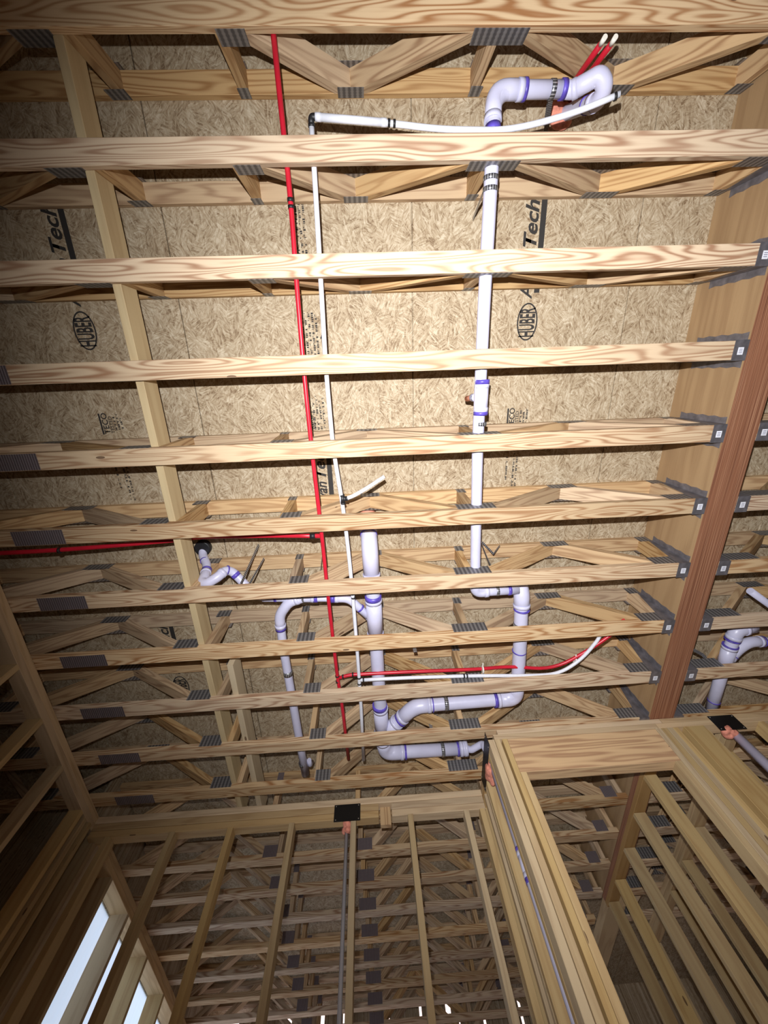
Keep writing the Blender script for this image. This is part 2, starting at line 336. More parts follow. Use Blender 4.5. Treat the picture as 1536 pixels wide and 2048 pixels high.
# far room trusses
sh = 0.24
d2_ = [(1.73, 1.30), (0.87, 1.226), (0.73, 0.30), (-0.13, 0.226), (-0.95, -1.45), (-1.98, -1.524)]
p2_ = [1.853, 0.80, -0.21, -0.86]
proto2 = truss(-2.19, 1.893, (d2_, p2_, [(1.765, 0.10), (-0.19, 0.15), (-0.93, 0.11)], [(1.26, 0.10), (0.80, 0.05), (-0.86, 0.05)], None, M_splice), 'x', groups='floor trusses over the far room')
for k, i in enumerate(range(12, 22)):
    o = proto2 if i == 12 else copy_tree(proto2); o.location = (0, TY(i), 0)
    o['label'] = ('dim pine floor truss directly behind the top of the cross wall' if k == 0 else 'dim pine floor truss over the far room, %s row beyond the cross wall' % ORD[k])
# right-hand bay
dr = [(2.24, 2.70), (3.32, 2.774), (3.46, 3.93), (4.5, 4.0)]
proto3 = truss(2.0708, 4.79, (dr, [3.39], [(2.24, 0.2), (3.39, 0.21), (4.5, 0.15)], [(2.737, 0.16), (3.39, 0.06), (3.97, 0.15)], None), 'x', groups='floor trusses right of the girder')
for k, i in enumerate(range(3, 17)):
    o = proto3 if i == 3 else copy_tree(proto3); o.location = (0, TY(i), 0)
    o['label'] = 'pine floor truss right of the brown girder, %s row from the top edge' % ORD[i - 1] if i <= 11 else 'dim pine floor truss right of the girder, %s beyond the doorway wall' % ORD[i - 12]

# ------------------------------------------------------------------ girder of four laminated plies
g = empty('girder_beam', (1.893, 0, CH), 'deep reddish brown laminated girder running down the right side', 'beam')
for k in range(4):
    m = MB(); x = k * 0.0445; s_ = random.random() * 9
    pts = [(x, -2.5, 0.0), (x + 0.0443, -2.5, 0.0), (x + 0.0443, -2.5, 0.405), (x, -2.5, 0.405)]
    m.prism(pts, (0, 6.92, 0), (0, 1, 0), 0, s_)
    for q in range(len(m.f)):
        zz = [m.v[i][2] for i in m.f[q]]
        if max(zz) < 0.001: m.m[q] = 1
    m.build('ply', [M_lvlface, M_lvledge], g)
# joist hangers with stickers
def hanger(y, side, label, group):
    x = 1.893 if side < 0 else 2.0708; s_ = side
    r = empty('joist_hanger', (x, y, CH), label, 'hanger', group)
    def bx(a, b_, y0, y1, z0, z1, name='x', mat=M_hang, par=r, mb=None):
        mb = mb or MB(); X = sorted((a * s_, b_ * s_)); mb.box(X[0], X[1], y0, y1, z0, z1, (0, 0, 1), 0, 0); return mb
    mb = MB(); bx(0, 0.072, -0.0925, 0.0035, -0.0035, -0.0017, mb=mb)
    for y0 in (-0.0925, 0.0017):
        bx(0, 0.068, y0, y0 + 0.0018, -0.0017, 0.06, mb=mb)
        X = [0, 0.068 * s_, 0.022 * s_, 0]; mb.prism([(X[0], y0, 0.06), (X[1], y0, 0.06), (X[2], y0, 0.33), (X[3], y0, 0.33)], (0, 0.0018, 0), (0, 0, 1), 0, 0)
    mb.build('saddle', M_hang, r)
    for y0, y1 in ((-0.128, -0.0925), (0.0035, 0.038)):
        mb = MB(); X = sorted((0, 0.0018 * s_))
        n = 8; a = []
        for k in range(n + 1):
            yy = (y0 if y0 < -0.1 else y1) + (0.006 if k % 2 else 0) * (1 if y0 < -0.1 else -1); a.append((X[0], yy, 0.01 + 0.31 * k / n))
        inner = y1 if y0 < -0.1 else y0
        mb.prism(a + [(X[0], inner, 0.32), (X[0], inner, 0.01)], (0.0018, 0, 0), (0, 0, 1), 0, 0); mb.build('nailing_flange', M_hang, r)
    mb = MB(); X = sorted((0.022 * s_, 0.050 * s_)); mb.box(X[0], X[1], -0.058, -0.024, -0.0043, -0.0035, (1, 0, 0), 0, 0); st = mb.build('sticker', M_stick, r); st['label'] = 'white sticker'
    mb = MB()
    for q in range(3): mb.box(X[0] + 0.005, X[1] - 0.005, -0.051 + q * 0.008, -0.0475 + q * 0.008, -0.0046, -0.0043, (1, 0, 0), 0, 0)
    mb.build('print_lines', plain('grey_print', (0.25, 0.25, 0.33), 0.6), st)
    return r
for side, rng, nm in ((-1, range(2, 12), 'left'), (1, range(4, 12), 'right')):
    h0 = None
    for i in rng:
        lab = 'steel joist hanger on the %s face of the girder, %s one down from the top of the photo' % (nm, ORD[i - (3 if side < 0 else 4)] if i > 2 or side > 0 else 'topmost')
        if side < 0: lab = 'steel hanger on the left face of the girder, %s row from the top' % ORD[i - 1]
        else: lab = 'steel hanger on the right face of the girder, %s row from the top' % ORD[i - 1]
        if h0 is None: h0 = hanger(TY(i), side, lab, 'joist hangers on the %s face of the girder' % nm); o = h0
        else: o = copy_tree(h0)
        o.location = (1.893 if side < 0 else 2.0708, TY(i), CH); o['label'] = lab

# ------------------------------------------------------------------ strongbacks
lumber('strongback_board', (-1.1, -1.062, -2.5, 3.1, Z(0.0385), Z(0.166)), (0, 1, 0), M_strong, 'long pale strongback board threaded through the trusses on the left', 'board')
lumber('strongback_board', (-0.955, -0.917, 1.70, 3.1, Z(0.0385), Z(0.166)), (0, 1, 0), M_strong, 'shorter pale board lapping the long strongback near the cross wall', 'board')

# ------------------------------------------------------------------ walls
def studs(xs, y0, y1, ztop, labels, group, mat=M_stud, w_=0.038):
    for x, lab in zip(xs, labels): lumber('wall_stud', (x, x + w_, y0, y1, 0.04, ztop), (0, 0, 1), mat, lab, 'stud', group)
# cross wall in front of the far room: three stacked top plates, the lower two notched
YW = 2.935
for k, (z0, z1) in enumerate(((-0.047, -0.002), (-0.092, -0.047), (-0.137, -0.092))):
    segs = [(-2.06, 0.719)] if k == 0 else [(-2.06, -0.045), (0.05, 0.719)]
    root = empty('top_plate', (0, YW, CH), 'pine %s plate of the cross wall%s' % (('topmost', 'middle', 'lowest')[k], ' in front of the far room, unbroken' if k == 0 else ', notched near its middle'), 'board', 'stacked plates of the cross wall')
    for a, b_ in segs:
        mb = MB(); mb.box(a, b_, 0.003 * k, 0.0889, z0, z1, (1, 0, 0), c=0.0045); mb.build('board', M_plate, root)
lumber('notch_block', (-0.035, 0.042, YW + 0.05, YW + 0.085, Z(-0.165), Z(-0.048)), (0, 0, 1), M_web, 'short block behind the notch in the cross wall plates', 'block')
xs = [-1.935, -1.50, -1.10, -0.675, -0.243, 0.160, 0.560, 0.675]
names = ['at the left corner', 'second from the left corner', 'third from the left corner', 'fourth from the left corner', 'right beside the black guard plate and grey pipe', 'just right of the plate notch', 'second from the right corner', 'tight in the right corner']
studs(xs, YW, YW + 0.0889, Z(-0.137), ['tall pine stud of the cross wall, ' + n_ for n_ in names], 'studs of the cross wall')
# left wall
PL = 0.09
lumber('top_plate', (-2.149, -2.06, -2.5, 3.03, Z(-PL / 2), Z(-0.002)), (0, 1, 0), M_plate, 'upper plate of the left partition wall, hidden against the trusses', 'board', 'plates of the left wall')
lumber('top_plate', (-2.149, -2.06, -2.5, 3.03, Z(-PL), Z(-PL / 2)), (0, 1, 0), M_plate, 'lower plate of the left partition wall, running down to the corner', 'board', 'plates of the left wall')
for k, y in enumerate((0.67, 1.08, 1.49, 1.90, 2.30, 2.72)):
    lumber('wall_stud', (-2.149, -2.06, y, y + 0.038, 0.04, Z(-PL)), (0, 0, 1), M_stud, 'dim pine stud of the left partition wall, %s before the corner' % ('last' if k == 5 else ORD[5 - k]), 'stud', 'studs of the left wall')
for k, y in enumerate((2.80, 2.85, 2.99)):
    lumber('wall_stud', (-2.149 + 0.02 * k, -2.06 + 0.02 * k, y, y + 0.038, 0.04, Z(-PL)), (0, 0, 1), M_stud, 'dim pine stud packed in the left corner, %s of three' % ('nearest', 'middle', 'farthest')[k], 'stud', 'packed corner studs')
# exterior wall of the far room with wrapped opening
for k in range(2):
    lumber('top_plate', (-2.20, -2.06, 3.03, 7.16, Z(-PL / 2 * (k + 1)), Z(-0.002 - PL / 2 * k)), (0, 1, 0), M_plate, '%s plate over the bright opening at the lower left' % ('upper', 'lower')[k], 'board', 'plates over the bright opening')
for k, y in enumerate((3.04, 3.09, 3.46, 3.93, 4.545, 5.16, 5.77, 6.4, 7.0)):
    n_ = ('dark corner stud nearest the cross wall', 'dark corner stud doubled behind the first', 'dark stud at the near edge of the bright opening', 'stud crossing the bright opening, nearest', 'stud crossing the bright opening, second', 'stud crossing the bright opening, third', 'stud of the bright wall, fourth along', 'stud of the bright wall, fifth along', 'stud of the bright wall at its far end')[k]
    lumber('wall_stud', (-2.20, -2.06, y, y + 0.038, 0.04, Z(-PL)), (0, 0, 1), M_stud, n_ + ' at the lower left', 'stud', 'studs of the bright wall')
m = MB(); m.box(-2.215, -2.212, 3.50, 7.25, 0, Z(-PL), (0, 0, 1)); o = m.build('window_1', M_wrap); o['kind'] = 'structure'
m = MB(); m.box(-2.225, -2.203, 3.05, 3.46, 0, Z(0.4235), (0, 0, 1)); m.box(-2.225, -2.203, 3.46, 7.25, Z(-PL), Z(0.4235), (0, 0, 1)); struct('wall_far_left', m, M_osb)

# doorway wall
YD = 2.352
for k, (z0, z1) in enumerate(((-0.036, 0.0), (-0.074, -0.038))):
    z1 -= 0.002 if k == 0 else 0
    lumber('top_plate', (0.80 if k == 0 else 0.765, 1.905 if k else 1.96, YD, YD + 0.0889, Z(z0), Z(z1)), (1, 0, 0), M_plate, '%s pale plate over the doorway header' % ('upper', 'lower')[k], 'board', 'plates over the doorway')
    lumber('top_plate', (1.964 if k == 0 else 1.909, 4.78, YD, YD + 0.0889, Z(z0), Z(z1)), (1, 0, 0), M_plate, '%s plate of the doorway wall, right of the girder' % ('upper', 'lower')[k], 'board', 'plates right of the doorway')
lumber('door_header', (0.852, 1.883, YD + 0.004, YD + 0.0849, Z(-0.306), Z(-0.0755)), (1, 0, 0), M_header, 'wide orange-brown header board over the doorway', 'board')
for k, (a, b_) in enumerate(((0.722, 0.762), (0.766, 0.802), (0.8165, 0.8505))):
    lumber('wall_stud', (a, b_, YD + (0.0, 0.0, 0.0)[k], YD + 0.0889, 0.04, Z(-0.0755)), (0, 0, 1), M_stud, 'pine stud of the left doorway jamb, %s' % ('outer', 'middle', 'inner full height')[k], 'stud', 'studs of the left doorway jamb')
lumber('jack_stud', (0.8525, 0.8905, YD, YD + 0.0889, 0.04, Z(-0.3075)), (0, 0, 1), M_stud, 'jack stud carrying the left end of the doorway header', 'stud')
rp = [(1.885, 1.923, 0), (1.926, 1.964, 0), (1.967, 2.005, 0.0), (2.008, 2.046, 0.004), (2.085, 2.225, 0.0)]
for k, (a, b_, dy) in enumerate(rp):
    lumber('wall_stud', (a, b_, YD + dy, YD + 0.0889, 0.04, Z(-0.0755)), (0, 0, 1), M_stud, 'pine stud packed right of the doorway, %s from the opening' % (ORD[k] if k < 4 else 'widest, farthest'), 'stud', 'studs packed right of the doorway')
lumber('jack_stud', (1.845, 1.883, YD, YD + 0.0889, 0.04, Z(-0.3075)), (0, 0, 1), M_stud, 'jack stud carrying the right end of the doorway header', 'stud')
lumber('wall_stud', (2.245, 2.283, YD + 0.05, YD + 0.0889, 0.04, Z(-0.0755)), (0, 0, 1), M_stud, 'recessed stud just left of the right white pipe', 'stud')
lumber('wall_stud', (2.62, 2.658, YD, YD + 0.0889, 0.04, Z(-0.0755)), (0, 0, 1), M_stud, 'stud at the right edge beyond the black guard plate', 'stud')
# short return wall with the left pipe
for k in range(2):
    lumber('top_plate', (0.722, 0.811, YD + 0.0905, 3.06, Z(-0.040 * (k + 1)), Z(-0.002 - 0.040 * k)), (0, 1, 0), M_plate, '%s plate of the short return wall behind the left guard plate' % ('upper', 'lower')[k], 'board', 'plates of the return wall')
for k, y in enumerate((2.445, 2.72, 2.765, 2.87, 3.02)):
    lumber('wall_stud', (0.722, 0.811, y, y + 0.038, 0.04, Z(-0.082)), (0, 0, 1), M_stud, 'pine stud of the short return wall, %s from the doorway jamb' % ORD[k], 'stud', 'studs of the return wall')
# wall under the girder beyond the doorway
for k in range(2):
    lumber('top_plate', (1.893, 1.982, 2.46, 4.42, Z(-0.040 * (k + 1)), Z(-0.002 - 0.040 * k)), (0, 1, 0), (M_lvledge, M_lvlface)[k], '%s reddish plate under the girder beyond the doorway' % ('upper', 'lower')[k], 'board', 'plates under the girder')
for k, y in enumerate((2.80, 3.205, 3.62, 4.03, 4.34)):
    lumber('wall_stud', (1.893, 1.982, y, y + 0.038, 0.04, Z(-0.082)), (0, 0, 1), M_stud, 'pine stud beyond the doorway, %s under the girder' % ORD[k], 'stud', 'studs under the girder')
lumber('bearing_plate', (1.90, 2.06, 4.43, 7.15, Z(-0.078), Z(-0.002)), (0, 1, 0), M_plate, 'dim bearing plate carrying the far trusses beyond the end of the girder', 'board')
for k in range(2):
    lumber('top_plate', (2.42, 2.509, 2.46, 5.2, Z(-0.040 * (k + 1)), Z(-0.002 - 0.040 * k)), (0, 1, 0), M_plate, '%s plate of the closet wall seen through the doorway' % ('upper', 'lower')[k], 'board', 'plates of the closet wall')
for k, y in enumerate((2.62, 3.03, 3.43, 3.84, 4.25, 4.65, 5.06)):
    lumber('wall_stud', (2.42, 2.509, y, y + 0.038, 0.04, Z(-0.082)), (0, 0, 1), M_stud, 'dim stud of the closet wall, %s seen through the doorway' % ORD[k], 'stud', 'studs of the closet wall')

# ------------------------------------------------------------------ guard plates, foam, vertical pipes
def guard(name_label, c0, u, v, uw, vh, n):
    """thin plate at corner c0 spanned by u,v with outward normal n"""
    c0, u, v, n = Vector(c0), Vector(u), Vector(v), Vector(n)
    r = empty('guard_plate', c0, name_label, 'metal plate', 'black guard plates')
    m = MB(); m.prism([(0, 0, 0), u * uw, u * uw + v * vh, v * vh], n * 0.0022, u, 0, 0); m.build('plate', M_guard, r)
    for a in (0.07, 0.93):
        for b_ in (0.1, 0.9):
            p_ = u * uw * a + v * vh * b_; m = MB(); m.sweep([p_ + n * 0.0022, p_ + n * 0.0045], 0.0035, 8); m.build('nail_head', M_nail, r)
    return r
guard('black guard plate nailed on the cross wall plates above the grey pipe', (-0.362, YW - 0.0003, Z(-0.155)), (1, 0, 0), (0, 0, 1), 0.187, 0.112, (0, -1, 0))
guard('black guard plate seen edge-on beside the left doorway jamb', (0.7217, YD + 0.01, Z(-0.105)), (0, 1, 0), (0, 0, 1), 0.46, 0.10, (-1, 0, 0))
guard('black guard plate on the doorway wall plates at the right', (2.305, YD - 0.0003, Z(-0.125)), (1, 0, 0), (0, 0, 1), 0.185, 0.115, (0, -1, 0))
def foam(c, r, label, seed, sc=(1, 1, 1)):
    bm = bmesh.new(); bmesh.ops.create_icosphere(bm, subdivisions=4, radius=1); rd = random.Random(seed)
    blobs = [(Vector((rd.uniform(-1, 1), rd.uniform(-1, 1), rd.uniform(-1, 1))).normalized(), rd.uniform(0.15, 0.4)) for _ in range(26)]
    for v in bm.verts:
        d_ = v.co.normalized(); s_ = 0.78
        for q, a in blobs: s_ += a * max(0, d_.dot(q) - 0.72) * 2.2
        v.co = Vector((d_.x * sc[0], d_.y * sc[1], d_.z * sc[2])) * r * s_
    me = bpy.data.meshes.new('sealant_foam'); bm.to_mesh(me); bm.free(); me.polygons.foreach_set('use_smooth', [True] * len(me.polygons)); me.materials.append(M_foam)
    o = bpy.data.objects.new('sealant_foam', me); C.objects.link(o); o.location = c; tag(o, label, 'foam', 'orange foam seals'); return o

def pipe(name, pts, r, mat, label, cat, group=None, fillet=0.06, fits=(), rings=(), ringmat=None, fitmat=None, extra=None):
    """fits: list of polylines (world) drawn as fatter fittings; rings: (point, direction) primer bands"""
    o0 = Vector(pts[0]); root = empty(name, o0, label, cat, group)
    L = lambda P: [Vector(p) - o0 for p in P]
    m = MB(); m.sweep(tri(L(pts), fillet), r, 20); m.build('tube', mat, root)
    for f_ in fits:
        rr = f_[1] if isinstance(f_[1], float) else r * 1.14; P = tri(L(f_[0]), f_[2] if len(f_) > 2 else fillet)
        m = MB(); m.sweep(P, rr, 20, caps=True)
        for e, e2 in ((P[0], P[1]), (P[-1], P[-2])):
            dd = (e2 - e).normalized(); m.sweep([e - dd * 0.001, e + dd * 0.022], rr * 1.07, 20)
        m.build('fitting', fitmat or mat, root)
    for c, d_, wd, rr in rings:
        c = Vector(c) - o0; d_ = Vector(d_).normalized(); m = MB(); m.sweep([c - d_ * wd / 2, c + d_ * wd / 2], rr, 20); m.build('primer_ring' if ringmat is None else 'clamp_ring', ringmat or M_prim, root)
    return root
V = Vector
A2, A3 = 0.0302, 0.0445
# vertical pipes in the walls
pipe('conduit_pipe', [(-0.272, YW + 0.045, 0.05), (-0.272, YW + 0.045, Z(-0.14))], 0.012, plain('grey_pipe', (0.42, 0.42, 0.46), 0.5), 'thin grey pipe dropping below the guard plate on the cross wall', 'pipe')
foam((-0.268, YW + 0.045, Z(-0.172)), 0.034, 'orange foam below the guard plate on the cross wall', 3, (1, 1, 1.1))
pipe('drain_pipe', [(0.752, 2.56, 0.05), (0.752, 2.56, Z(-0.083))], 0.0215, M_pvc, 'white pipe running down beside the left doorway jamb', 'pipe', rings=[((0.752, 2.56, Z(-0.60)), (0, 0, 1), 0.02, 0.0235), ((0.752, 2.56, Z(-0.74)), (0, 0, 1), 0.03, 0.0235)], fits=[([(0.752, 2.56, Z(-0.61)), (0.752, 2.56, Z(-0.73))], 0.0228)])
foam((0.735, 2.60, Z(-0.115)), 0.048, 'orange foam bulging below the edge-on guard plate', 5, (0.6, 1.2, 1))
pipe('drain_pipe', [(2.42, YD + 0.045, 0.05), (2.42, YD + 0.045, Z(-0.0745))], A2, M_pvc, 'white pipe descending at the right edge below its guard plate', 'pipe')
foam((2.385, YD + 0.03, Z(-0.105)), 0.036, 'orange foam round the right-hand white pipe', 8)

# ------------------------------------------------------------------ drain pipes in the trusses
h = 0.038 + A2 + 0.004; za = Z(h)
pipe('drain_pipe', [(0.905, -1.105, Z(0.12)), (0.60, -1.105, Z(0.12)), (0.592, -0.90, za), (0.588, -0.3, za), (0.592, 0.4, Z(0.075)), (0.622, 1.13, Z(0.10)), (0.645, 1.318, Z(0.125)), (0.92, 1.325, Z(0.14))], A2, M_pvc,
     'long white drain pipe with an elbow at the trap, running down the right of centre', 'pipe', fillet=0.09,
     fits=[([(0.72, -1.105, Z(0.12)), (0.60, -1.105, Z(0.12)), (0.593, -0.99, Z(0.095))], 0.0345, 0.085), ([(0.598, 0.06, za), (0.598, 0.20, za)], 0.0345), ([(0.628, 1.20, Z(0.11)), (0.64, 1.318, Z(0.125)), (0.72, 1.32, Z(0.128))], 0.0345, 0.06)],
     rings=[((0.728, -1.105, Z(0.12)), (1, 0, 0), 0.014, 0.0375), ((0.592, -0.955, Z(0.083)), (0.0, 1, -0.2), 0.032, 0.0335), ((0.598, 0.052, za), (0, 1, 0), 0.022, 0.0375), ((0.598, 0.208, za), (0, 1, 0), 0.018, 0.0375), ((0.86, 1.323, Z(0.137)), (1, 0, 0), 0.02, 0.034)])
# stub with orange test plug beside the coupling
pipe('drain_stub', [(0.592, 0.13, Z(0.095)), (0.573, 0.131, Z(0.13)), (0.556, 0.140, Z(0.20))], 0.015, M_copper, 'short orange stub poking from the coupling on the long white pipe', 'pipe', fillet=0.03, fits=[([(0.582, 0.130, Z(0.115)), (0.570, 0.132, Z(0.145))], 0.019)], fitmat=M_pvc)
# trap at the upper right
pipe('trap_pipe', [(0.90, -1.105, Z(0.12)), (0.945, -1.10, Z(0.118)), (0.985, -1.112, Z(0.085)), (1.012, -1.115, Z(0.062)), (1.045, -1.085, Z(0.068)), (1.048, -1.062, Z(0.11)), (1.035, -1.075, Z(0.16)), (1.035, -1.10, Z(0.22)), (1.022, -1.135, Z(0.33)), (1.02, -1.16, Z(0.405))], A2, M_pvc, 'white trap bend at the upper right, curling back up to the deck', 'pipe', fillet=0.028,
     fits=[([(0.93, -1.10, Z(0.119)), (0.985, -1.112, Z(0.085)), (1.012, -1.117, Z(0.060)), (1.047, -1.087, Z(0.066)), (1.050, -1.062, Z(0.11)), (1.036, -1.073, Z(0.155))], 0.0325, 0.028)],
     rings=[((0.893, -1.105, Z(0.12)), (1, 0, 0), 0.020, 0.0345), ((1.035, -1.086, Z(0.185)), (0.0, -0.35, 0.9), 0.008, 0.0335)])
foam((1.0, -1.15, Z(0.375)), 0.055, 'orange foam where the trap bend meets the deck', 11, (1, 1, 0.6))
# 3 inch stack left of centre
pipe('drain_pipe', [(-0.02, 0.86, Z(0.405)), (-0.02, 0.935, Z(0.17)), (-0.015, 1.06, Z(0.13)), (-0.008, 1.40, Z(0.125)), (-0.003, 1.86, Z(0.125)), (0.006, 2.35, Z(0.125)), (0.02, 2.66, Z(0.125)), (0.60, 2.672, Z(0.125))], A3, M_pvc,
     'thick white main drain running down the middle to the left doorway jamb', 'pipe', fillet=0.10,
     fits=[([(-0.02, 0.905, Z(0.26)), (-0.017, 0.96, Z(0.145)), (-0.013, 1.17, Z(0.128))], 0.0505, 0.07), ([(-0.009, 1.33, Z(0.125)), (-0.006, 1.60, Z(0.125))], 0.0505), ([(0.003, 2.22, Z(0.125)), (0.006, 2.46, Z(0.125))], 0.0505), ([(0.01, 2.53, Z(0.125)), (0.02, 2.66, Z(0.125)), (0.16, 2.665, Z(0.125))], 0.0505, 0.1)],
     rings=[((-0.010, 1.315, Z(0.125)), (0, 1, 0), 0.03, 0.0525), ((-0.006, 1.612, Z(0.125)), (0, 1, 0), 0.016, 0.0525), ((-0.001, 2.205, Z(0.125)), (0, 1, 0), 0.026, 0.0525), ((0.175, 2.665, Z(0.125)), (1, 0, 0), 0.014, 0.0525), ((0.57, 2.672, Z(0.125)), (1, 0, 0), 0.014, 0.05), ((-0.019, 0.925, Z(0.21)), (0, 0.35, -1), 0.012, 0.0525)])
pipe('drain_pipe', [(0.585, 2.672, Z(0.125)), (0.64, 2.672, Z(0.125)), (0.665, 2.66, Z(0.10)), (0.752, 2.60, Z(0.10)), (0.752, 2.57, Z(-0.0))], 0.024, M_pvc, 'narrow white end piece where the main drain enters the jamb', 'pipe', fillet=0.03, fits=[([(0.585, 2.672, Z(0.125)), (0.64, 2.672, Z(0.125))], 0.050)])
# vertical 3 inch on the right with long horizontal return
pipe('drain_pipe', [(0.952, 1.30, Z(0.30)), (0.952, 1.345, Z(0.16)), (0.958, 1.60, Z(0.13)), (0.970, 1.90, Z(0.125)), (0.975, 2.21, Z(0.125)), (0.26, 2.225, Z(0.125)), (0.075, 2.40, Z(0.125)), (0.02, 2.50, Z(0.125))], A3, M_pvc,
     'thick white drain turning back left in a long level run below the ninth truss', 'pipe', fillet=0.10,
     fits=[([(0.952, 1.305, Z(0.26)), (0.952, 1.345, Z(0.16)), (0.955, 1.46, Z(0.14))], 0.0505, 0.05), ([(0.972, 2.06, Z(0.125)), (0.975, 2.215, Z(0.125)), (0.84, 2.217, Z(0.125))], 0.0505, 0.12), ([(0.36, 2.223, Z(0.125)), (0.245, 2.226, Z(0.125)), (0.15, 2.33, Z(0.125))], 0.0505, 0.06), ([(0.12, 2.36, Z(0.125)), (0.03, 2.47, Z(0.125))], 0.0505)],
     rings=[((0.955, 1.475, Z(0.138)), (0, 1, 0), 0.006, 0.0515), ((0.964, 1.80, Z(0.127)), (0, 1, 0), 0.008, 0.047), ((0.825, 2.217, Z(0.125)), (1, 0, 0), 0.022, 0.052), ((0.375, 2.223, Z(0.125)), (1, 0, 0), 0.007, 0.052), ((0.145, 2.34, Z(0.125)), (-0.7, 0.7, 0), 0.018, 0.0525)])
# branch from the main drain to the left trap
pipe('drain_pipe', [(-0.012, 1.50, Z(0.14)), (-0.165, 1.322, Z(0.14)), (-0.68, 1.292, Z(0.145)), (-0.70, 1.292, Z(0.145))], 0.0215, M_pvc, 'thin white branch pipe from the main drain to the left trap', 'pipe', fillet=0.06,
     fits=[([(-0.03, 1.48, Z(0.14)), (-0.165, 1.322, Z(0.14)), (-0.25, 1.317, Z(0.14))], 0.026, 0.06), ([(-0.52, 1.30, Z(0.143)), (-0.38, 1.308, Z(0.142))], 0.026)],
     rings=[((-0.265, 1.316, Z(0.14)), (1, 0, 0), 0.03, 0.0275), ((-0.372, 1.309, Z(0.142)), (1, 0, 0), 0.026, 0.0275), ((-0.62, 1.295, Z(0.144)), (1, 0, 0), 0.016, 0.0235), ((-0.095, 1.40, Z(0.14)), (-0.7, -0.8, 0), 0.012, 0.028)])
pipe('drain_pipe', [(-0.455, 1.304, Z(0.14)), (-0.54, 1.325, Z(0.135)), (-0.608, 1.42, Z(0.13)), (-0.612, 1.65, Z(0.125)), (-0.603, 2.0, Z(0.12)), (-0.592, 2.45, Z(0.115)), (-0.582, 2.80, Z(0.11))], A2 * 0.93, M_pvc, 'white drain leaving the branch by a bend and running down the left of centre', 'pipe', fillet=0.06,
     fits=[([(-0.48, 1.306, Z(0.14)), (-0.54, 1.325, Z(0.135)), (-0.608, 1.41, Z(0.13)), (-0.610, 1.50, Z(0.128))], 0.0325, 0.05)], rings=[((-0.610, 1.508, Z(0.128)), (0, 1, 0), 0.02, 0.034)])
pipe('vent_stub', [(-0.545, 2.80, Z(0.2)), (-0.545, 2.74, Z(0.13)), (-0.545, 2.68, Z(0.125))], 0.016, M_pvc, 'small white stub beside the lower end of the left drain', 'pipe', fillet=0.02)
# left trap under the black floor collar
pipe('trap_pipe', [(-1.118, 1.043, Z(0.405)), (-1.112, 1.075, Z(0.36)), (-1.060, 1.105, Z(0.28)), (-1.045, 1.122, Z(0.225)), (-1.033, 1.125, Z(0.165)), (-1.028, 1.135, Z(0.115)), (-0.995, 1.135, Z(0.095)), (-0.935, 1.112, Z(0.12)), (-0.905, 1.092, Z(0.165)), (-0.872, 1.112, Z(0.185)), (-0.835, 1.160, Z(0.18)), (-0.78, 1.225, Z(0.16)), (-0.68, 1.292, Z(0.147))], 0.0265, M_pvc, 'white trap coiled below the black floor collar', 'pipe', fillet=0.03,
     fits=[([(-1.043, 1.122, Z(0.215)), (-1.031, 1.125, Z(0.165)), (-1.028, 1.137, Z(0.112)), (-0.995, 1.137, Z(0.092)), (-0.935, 1.112, Z(0.12)), (-0.910, 1.096, Z(0.155))], 0.0295, 0.035)],
     rings=[((-1.085, 1.093, Z(0.315)), (0.45, 0.3, -0.8), 0.007, 0.0285), ((-1.046, 1.120, Z(0.235)), (0.2, 0.25, -0.9), 0.012, 0.0300), ((-0.895, 1.098, Z(0.173)), (0.6, 0.4, 0.4), 0.008, 0.0305), ((-0.852, 1.138, Z(0.182)), (0.6, 0.8, -0.1), 0.024, 0.0280)])
m = MB(); m.sweep([(0, 0, 0), (0, 0, -0.035), (0, 0, -0.036)], 0.05, 28, radii=[0.052, 0.05, 0.044]); o = m.build('floor_collar', M_black, None, (-1.112, 1.034, Z(0.4055))); tag(o, 'round black collar in the deck above the left trap', 'collar')
m = MB(); m.sweep([(0, 0, 0), (0, 0.012, -0.03), (0, 0.014, -0.031)], 0.056, 28, radii=[0.058, 0.056, 0.05]); o = m.build('floor_collar', M_copper, None, (-0.02, 0.86, Z(0.4055))); tag(o, 'dull round collar where the main drain rises through the deck', 'collar')
# right bay drains
pipe('drain_pipe', [(2.60, 1.72, Z(0.13)), (2.475, 1.735, Z(0.125)), (2.455, 1.90, Z(0.115)), (2.452, 2.10, Z(0.11)), (2.452, 2.42, Z(0.10))], A3 * 0.85, M_pvc, 'white drain right of the girder dropping towards the doorway wall', 'pipe', fillet=0.05,
     fits=[([(2.54, 1.725, Z(0.128)), (2.475, 1.735, Z(0.125)), (2.462, 1.80, Z(0.12))], 0.044, 0.04), ([(2.457, 1.86, Z(0.118)), (2.452, 2.03, Z(0.112))], 0.044)], rings=[((2.46, 1.805, Z(0.12)), (0, 1, 0), 0.008, 0.0475), ((2.457, 1.855, Z(0.118)), (0, 1, 0), 0.008, 0.0475), ((2.452, 2.335, Z(0.102)), (0, 1, 0), 0.008, 0.040)])
pipe('drain_pipe', [(2.455, 2.0, Z(0.115)), (2.53, 1.90, Z(0.125)), (2.60, 1.845, Z(0.13)), (2.95, 1.86, Z(0.14))], 0.030, M_pvc, 'white branch entering the right bay drain from the right edge', 'pipe', fillet=0.05,
     fits=[([(2.48, 1.97, Z(0.12)), (2.535, 1.89, Z(0.126)), (2.60, 1.845, Z(0.13)), (2.69, 1.848, Z(0.132))], 0.036, 0.04)], rings=[((2.50, 1.94, Z(0.12)), (-0.6, 0.8, 0), 0.006, 0.0385), ((2.70, 1.849, Z(0.132)), (1, 0, 0), 0.014, 0.0385)])
